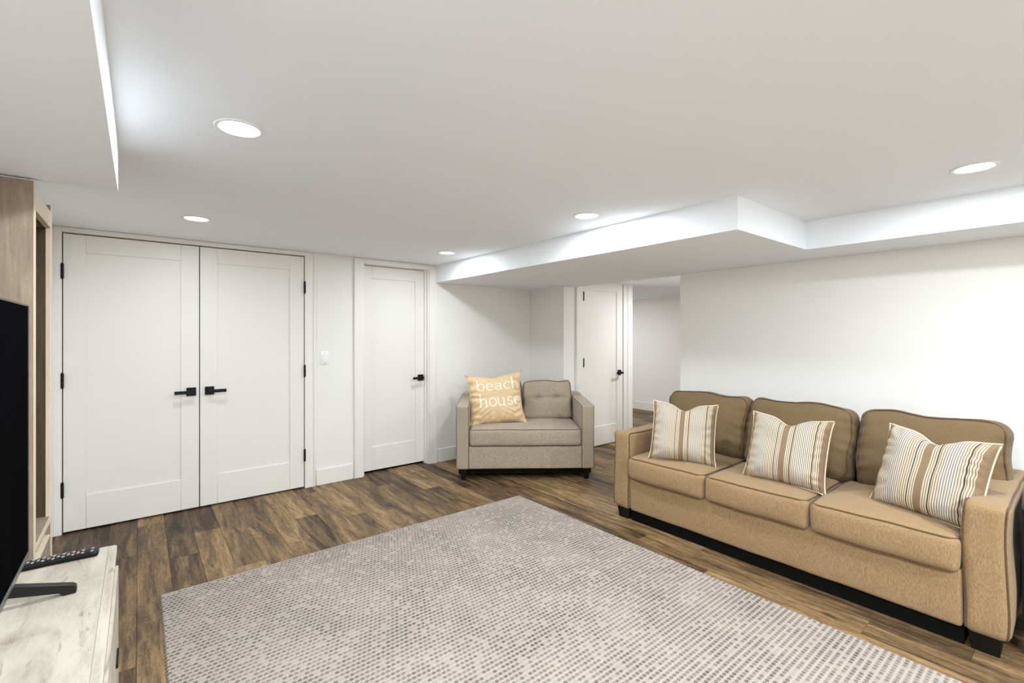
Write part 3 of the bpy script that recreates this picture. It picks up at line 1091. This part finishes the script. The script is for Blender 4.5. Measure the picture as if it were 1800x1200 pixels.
# ------------------------------------------------------------------ bookcase at the left
def make_bookcase():
    X1, X0, Y0, Y1, HT = -0.288, -0.70, 2.330, 2.750, 1.886
    cx, cy = (X0 + X1) / 2, (Y0 + Y1) / 2
    e = tag(empty('bookcase', (cx, cy, 0)), 'tall washed oak open bookcase behind the television', 'bookcase')
    a0, a1, b0, b1 = X0 - cx, X1 - cx, Y0 - cy, Y1 - cy
    T = 0.026
    for (y0, y1) in ((b0, b0 + T), (b1 - T, b1)):
        o = box('side_panel', a0, y0, 0, a1 - 0.003, y1, HT, M['oak'], e, 0.001, 1)
        box('edge_band', a1 - 0.003, y0, 0, a1, y1, HT, M['oak_edge'], o)
    box('back_panel', a0, b0 + T, 0.02, a0 + 0.012, b1 - T, HT - 0.02, M['oak'], e)
    box('top_panel', a0 + 0.012, b0 + T, 1.815, a1 - 0.004, b1 - T, 1.84, M['oak'], e)
    box('header', a1 - 0.02, b0 + T, 1.79, a1 - 0.001, b1 - T, 1.858, M['oak_edge'], e, 0.001, 1)
    for z in (1.40, 0.98):
        box('shelf', a0 + 0.012, b0 + T, z, a1 - 0.13, b1 - T, z + 0.022, M['oak'], e, 0.001, 1)
    o = box('bottom_shelf', a0 + 0.012, b0 + T, 0.568, a1 - 0.004, b1 - T, 0.590, M['oak'], e)
    box('edge_band', a1 - 0.004, b0 + T, 0.568, a1 - 0.001, b1 - T, 0.590, M['oak_edge'], o)
    box('face_stile', a1 - 0.016, b1 - T - 0.006, 0.590, a1 - 0.003, b1 - T, 1.79, M['oak_edge'], e)
    for (y0, y1) in ((b0 + T, b0 + T + 0.003), (b1 - T - 0.003, b1 - T)):
        box('inner_panel', a0 + 0.012, y0, 0.590, a1 - 0.0165, y1, 1.79, M['oak_dark'], e)
    z = 0.06
    for h in (0.218, 0.218):
        dr = box('drawer_front', a1 - 0.02, b0 + T + 0.003, z, a1 - 0.002, b1 - T - 0.003, z + h, M['oak'], e, 0.001, 1)
        box('edge_band', a1 - 0.02, b0 + T + 0.003, z + h, a1 - 0.002, b1 - T - 0.003, z + h + 0.004, M['oak_edge'], dr)
        z += h + 0.014
    box('base_block', a1 - 0.04, b0 + T, 0.0, a1 - 0.02, b1 - T, 0.06, M['oak'], e)


make_bookcase()


# ------------------------------------------------------------------ television stand, television, remote
def make_stand():
    ZT = 0.60
    X0, X1, Y0, Y1 = -0.55, -0.062, 0.45, 2.172
    cx, cy = (X0 + X1) / 2, (Y0 + Y1) / 2
    e = tag(empty('tv_stand', (cx, cy, 0)), 'low bleached wood television stand in the left foreground', 'tv stand')
    a0, a1, b0, b1 = X0 - cx, X1 - cx, Y0 - cy, Y1 - cy
    top = box('top', a0, b0, ZT - 0.030, a1 - 0.022, b1, ZT, M['stand'], e, 0.001, 1)
    # rounded front nosing of the top
    nb_ = B()
    nb_.prism([(a1 - 0.0215, ZT - 0.030), (a1 - 0.003, ZT - 0.030), (a1, ZT - 0.026), (a1, ZT - 0.006), (a1 - 0.004, ZT - 0.0015), (a1 - 0.0215, ZT - 0.0005)], 'y', b0, b1)
    nb_.obj('nosing', M['stand'], top)
    for y in (b0, b1 - 0.025, b1 - 0.42, b0 + 0.42):
        box('side_panel', a0 + 0.01, y + 0.002, 0.03, a1 - 0.024, y + 0.025, ZT - 0.0305, M['stand'], e, 0.001, 1)
    box('back_panel', a0 + 0.002, b0 + 0.004, 0.06, a0 + 0.010, b1 - 0.004, ZT - 0.032, M['stand'], e)
    box('bottom_panel', a0 + 0.011, b0 + 0.028, 0.06, a1 - 0.03, b1 - 0.025, 0.08, M['stand'], e)
    box('shelf', a0 + 0.011, b0 + 0.446, 0.30, a1 - 0.05, b1 - 0.421, 0.32, M['stand'], e)
    box('top_rail', a1 - 0.022, b1 - 0.42, 0.50, a1 - 0.010, b1, ZT - 0.031, M['stand'], e, 0.001, 1)
    for (y0, y1) in ((b1 - 0.418, b1 - 0.002), (b0 + 0.424, b1 - 0.424), (b0 + 0.002, b0 + 0.418)):
        top_z = 0.525
        d = box('door', a1 - 0.022 if y1 < b1 - 0.01 else a1 - 0.009, y0, 0.07, a1 + 0.004, y1, top_z, M['stand'], e, 0.0012, 1)
        hb = B()
        hb.box(a1 + 0.004, (y0 + y1) / 2 - 0.05, 0.30, a1 + 0.010, (y0 + y1) / 2 + 0.05, 0.312)
        hb.obj('handle', M['black'], d)
    for x in (a0 + 0.05, a1 - 0.07):
        for y in (b0 + 0.05, b1 - 0.05):
            B().frustum((x, y, 0), 0.035, (x, y, 0.062), 0.045).obj('foot', M['stand'], e)
    return ZT


ZT = make_stand()


def make_tv():
    X, Y0, Y1, z0, z1 = -0.268, 0.73, 2.060, 0.662, 1.436
    cy = (Y0 + Y1) / 2
    e = tag(empty('television', (X, cy, ZT)), 'large black flat television at the left edge of the picture', 'television')
    a, c = Y0 - cy, Y1 - cy
    za, zc = z0 - ZT, z1 - ZT
    box('housing', -0.035, a, za, -0.004, c, zc, M['bezel'], e, 0.004, 2)
    box('rear_housing', -0.075, a + 0.12, za + 0.06, -0.035, c - 0.12, za + 0.46, M['bezel'], e, 0.01, 2)
    box('screen', -0.004, a + 0.006, za + 0.014, -0.001, c - 0.006, zc - 0.006, M['screen'], e)
    box('bottom_bezel', -0.004, a, za, 0.002, c, za + 0.013, M['silver'], e, 0.001, 1)
    fr = B()
    fr.box(-0.004, a, zc - 0.005, 0.001, c, zc)
    fr.box(-0.004, a, za + 0.0135, 0.001, a + 0.005, zc - 0.0052)
    fr.box(-0.004, c - 0.005, za + 0.0135, 0.001, c, zc - 0.0052)
    fr.obj('bezel', M['bezel'], e)
    for y in (c - 0.215, a + 0.215):
        lg = B()
        # forward foot
        lg.prism([(-0.030, za - 0.001), (-0.004, za - 0.001), (0.118, 0.026), (0.126, 0.020), (0.126, 0.002), (0.122, 0.0), (0.100, 0.0), (0.090, 0.010), (-0.030, 0.034)], 'y', y - 0.011, y + 0.011)
        # rear foot
        lg.prism([(-0.031, za - 0.001), (-0.031, 0.034), (-0.13, 0.010), (-0.14, 0.0), (-0.16, 0.0), (-0.16, 0.018)], 'y', y - 0.011, y + 0.011)
        lg.obj('leg', M['tvleg'], e, 0.0015, 1)


make_tv()


def make_remote():
    m = Matrix.Translation((-0.205, 2.118, ZT)) @ Matrix.Rotation(math.radians(-2), 4, 'Z')
    e = tag(empty('remote_control', mat=m), 'black remote control with pale buttons at the far end of the stand', 'remote control')
    vs, fs = rbox(0.098, 0.023, 0.0095, 0.0085, (12, 6, 2), lambda p: Vector((p.x, p.y * (1.0 - 0.12 * max(0, 1 - abs(p.x) / 0.098)), p.z + 0.0096)))
    mesh_obj('body', vs, fs, M['remote'], e, True)
    kb = {}
    for c in range(15):
        for r in range(3):
            x, y = -0.084 + c * 0.0118, (r - 1) * 0.0125
            mat = M['key'] if (c * 3 + r) % 4 in (0, 2) else M['keydark']
            if c == 13:
                continue
            if c == 11 and r == 0:
                mat = M['keyred']
            if mat.name not in kb:
                me_o = box('button', -0.0038, -0.0042, 0, 0.0038, 0.0042, 0.0022, mat, e, 0.0006, 1)
                kb[mat.name] = me_o.data
                me_o.location = (x, y, 0.0186)
                continue
            o = bpy.data.objects.new('button', kb[mat.name])
            link(o, e)
            o.location = (x, y, 0.0186)


make_remote()


# ------------------------------------------------------------------ black side table past the sofa arm
def make_side_table():
    X0, X1, Y0, Y1, HT = 2.90, 3.36, -0.28, 0.192, 0.612
    cx, cy = (X0 + X1) / 2, (Y0 + Y1) / 2
    e = tag(empty('side_table', (cx, cy, 0)), 'black side table just past the right arm of the sofa', 'side table')
    w, d = (X1 - X0) / 2, (Y1 - Y0) / 2
    box('top', -w, -d, HT - 0.03, w, d, HT, M['blackwood'], e, 0.002, 1)
    for y in (-d + 0.001, d - 0.021):
        box('side_panel', -w + 0.002, y, 0.14, w - 0.002, y + 0.02, HT - 0.03, M['blackwood'], e)
    box('back_panel', w - 0.02, -d + 0.021, 0.14, w - 0.002, d - 0.021, HT - 0.03, M['blackwood'], e)
    box('shelf', -w + 0.004, -d + 0.021, 0.14, w - 0.02, d - 0.021, 0.16, M['blackwood'], e)
    dr = box('drawer', -w + 0.003, -d + 0.024, 0.42, -w + 0.02, d - 0.024, HT - 0.034, M['blackwood'], e, 0.001, 1)
    box('knob', -w - 0.016, -0.012, 0.485, -w + 0.003, 0.012, 0.509, M['black'], dr, 0.004, 2)
    for x in (-w + 0.025, w - 0.025):
        for y in (-d + 0.025, d - 0.025):
            B().frustum((x, y, 0), 0.03, (x, y, 0.14), 0.042).obj('leg', M['blackwood'], e)


make_side_table()
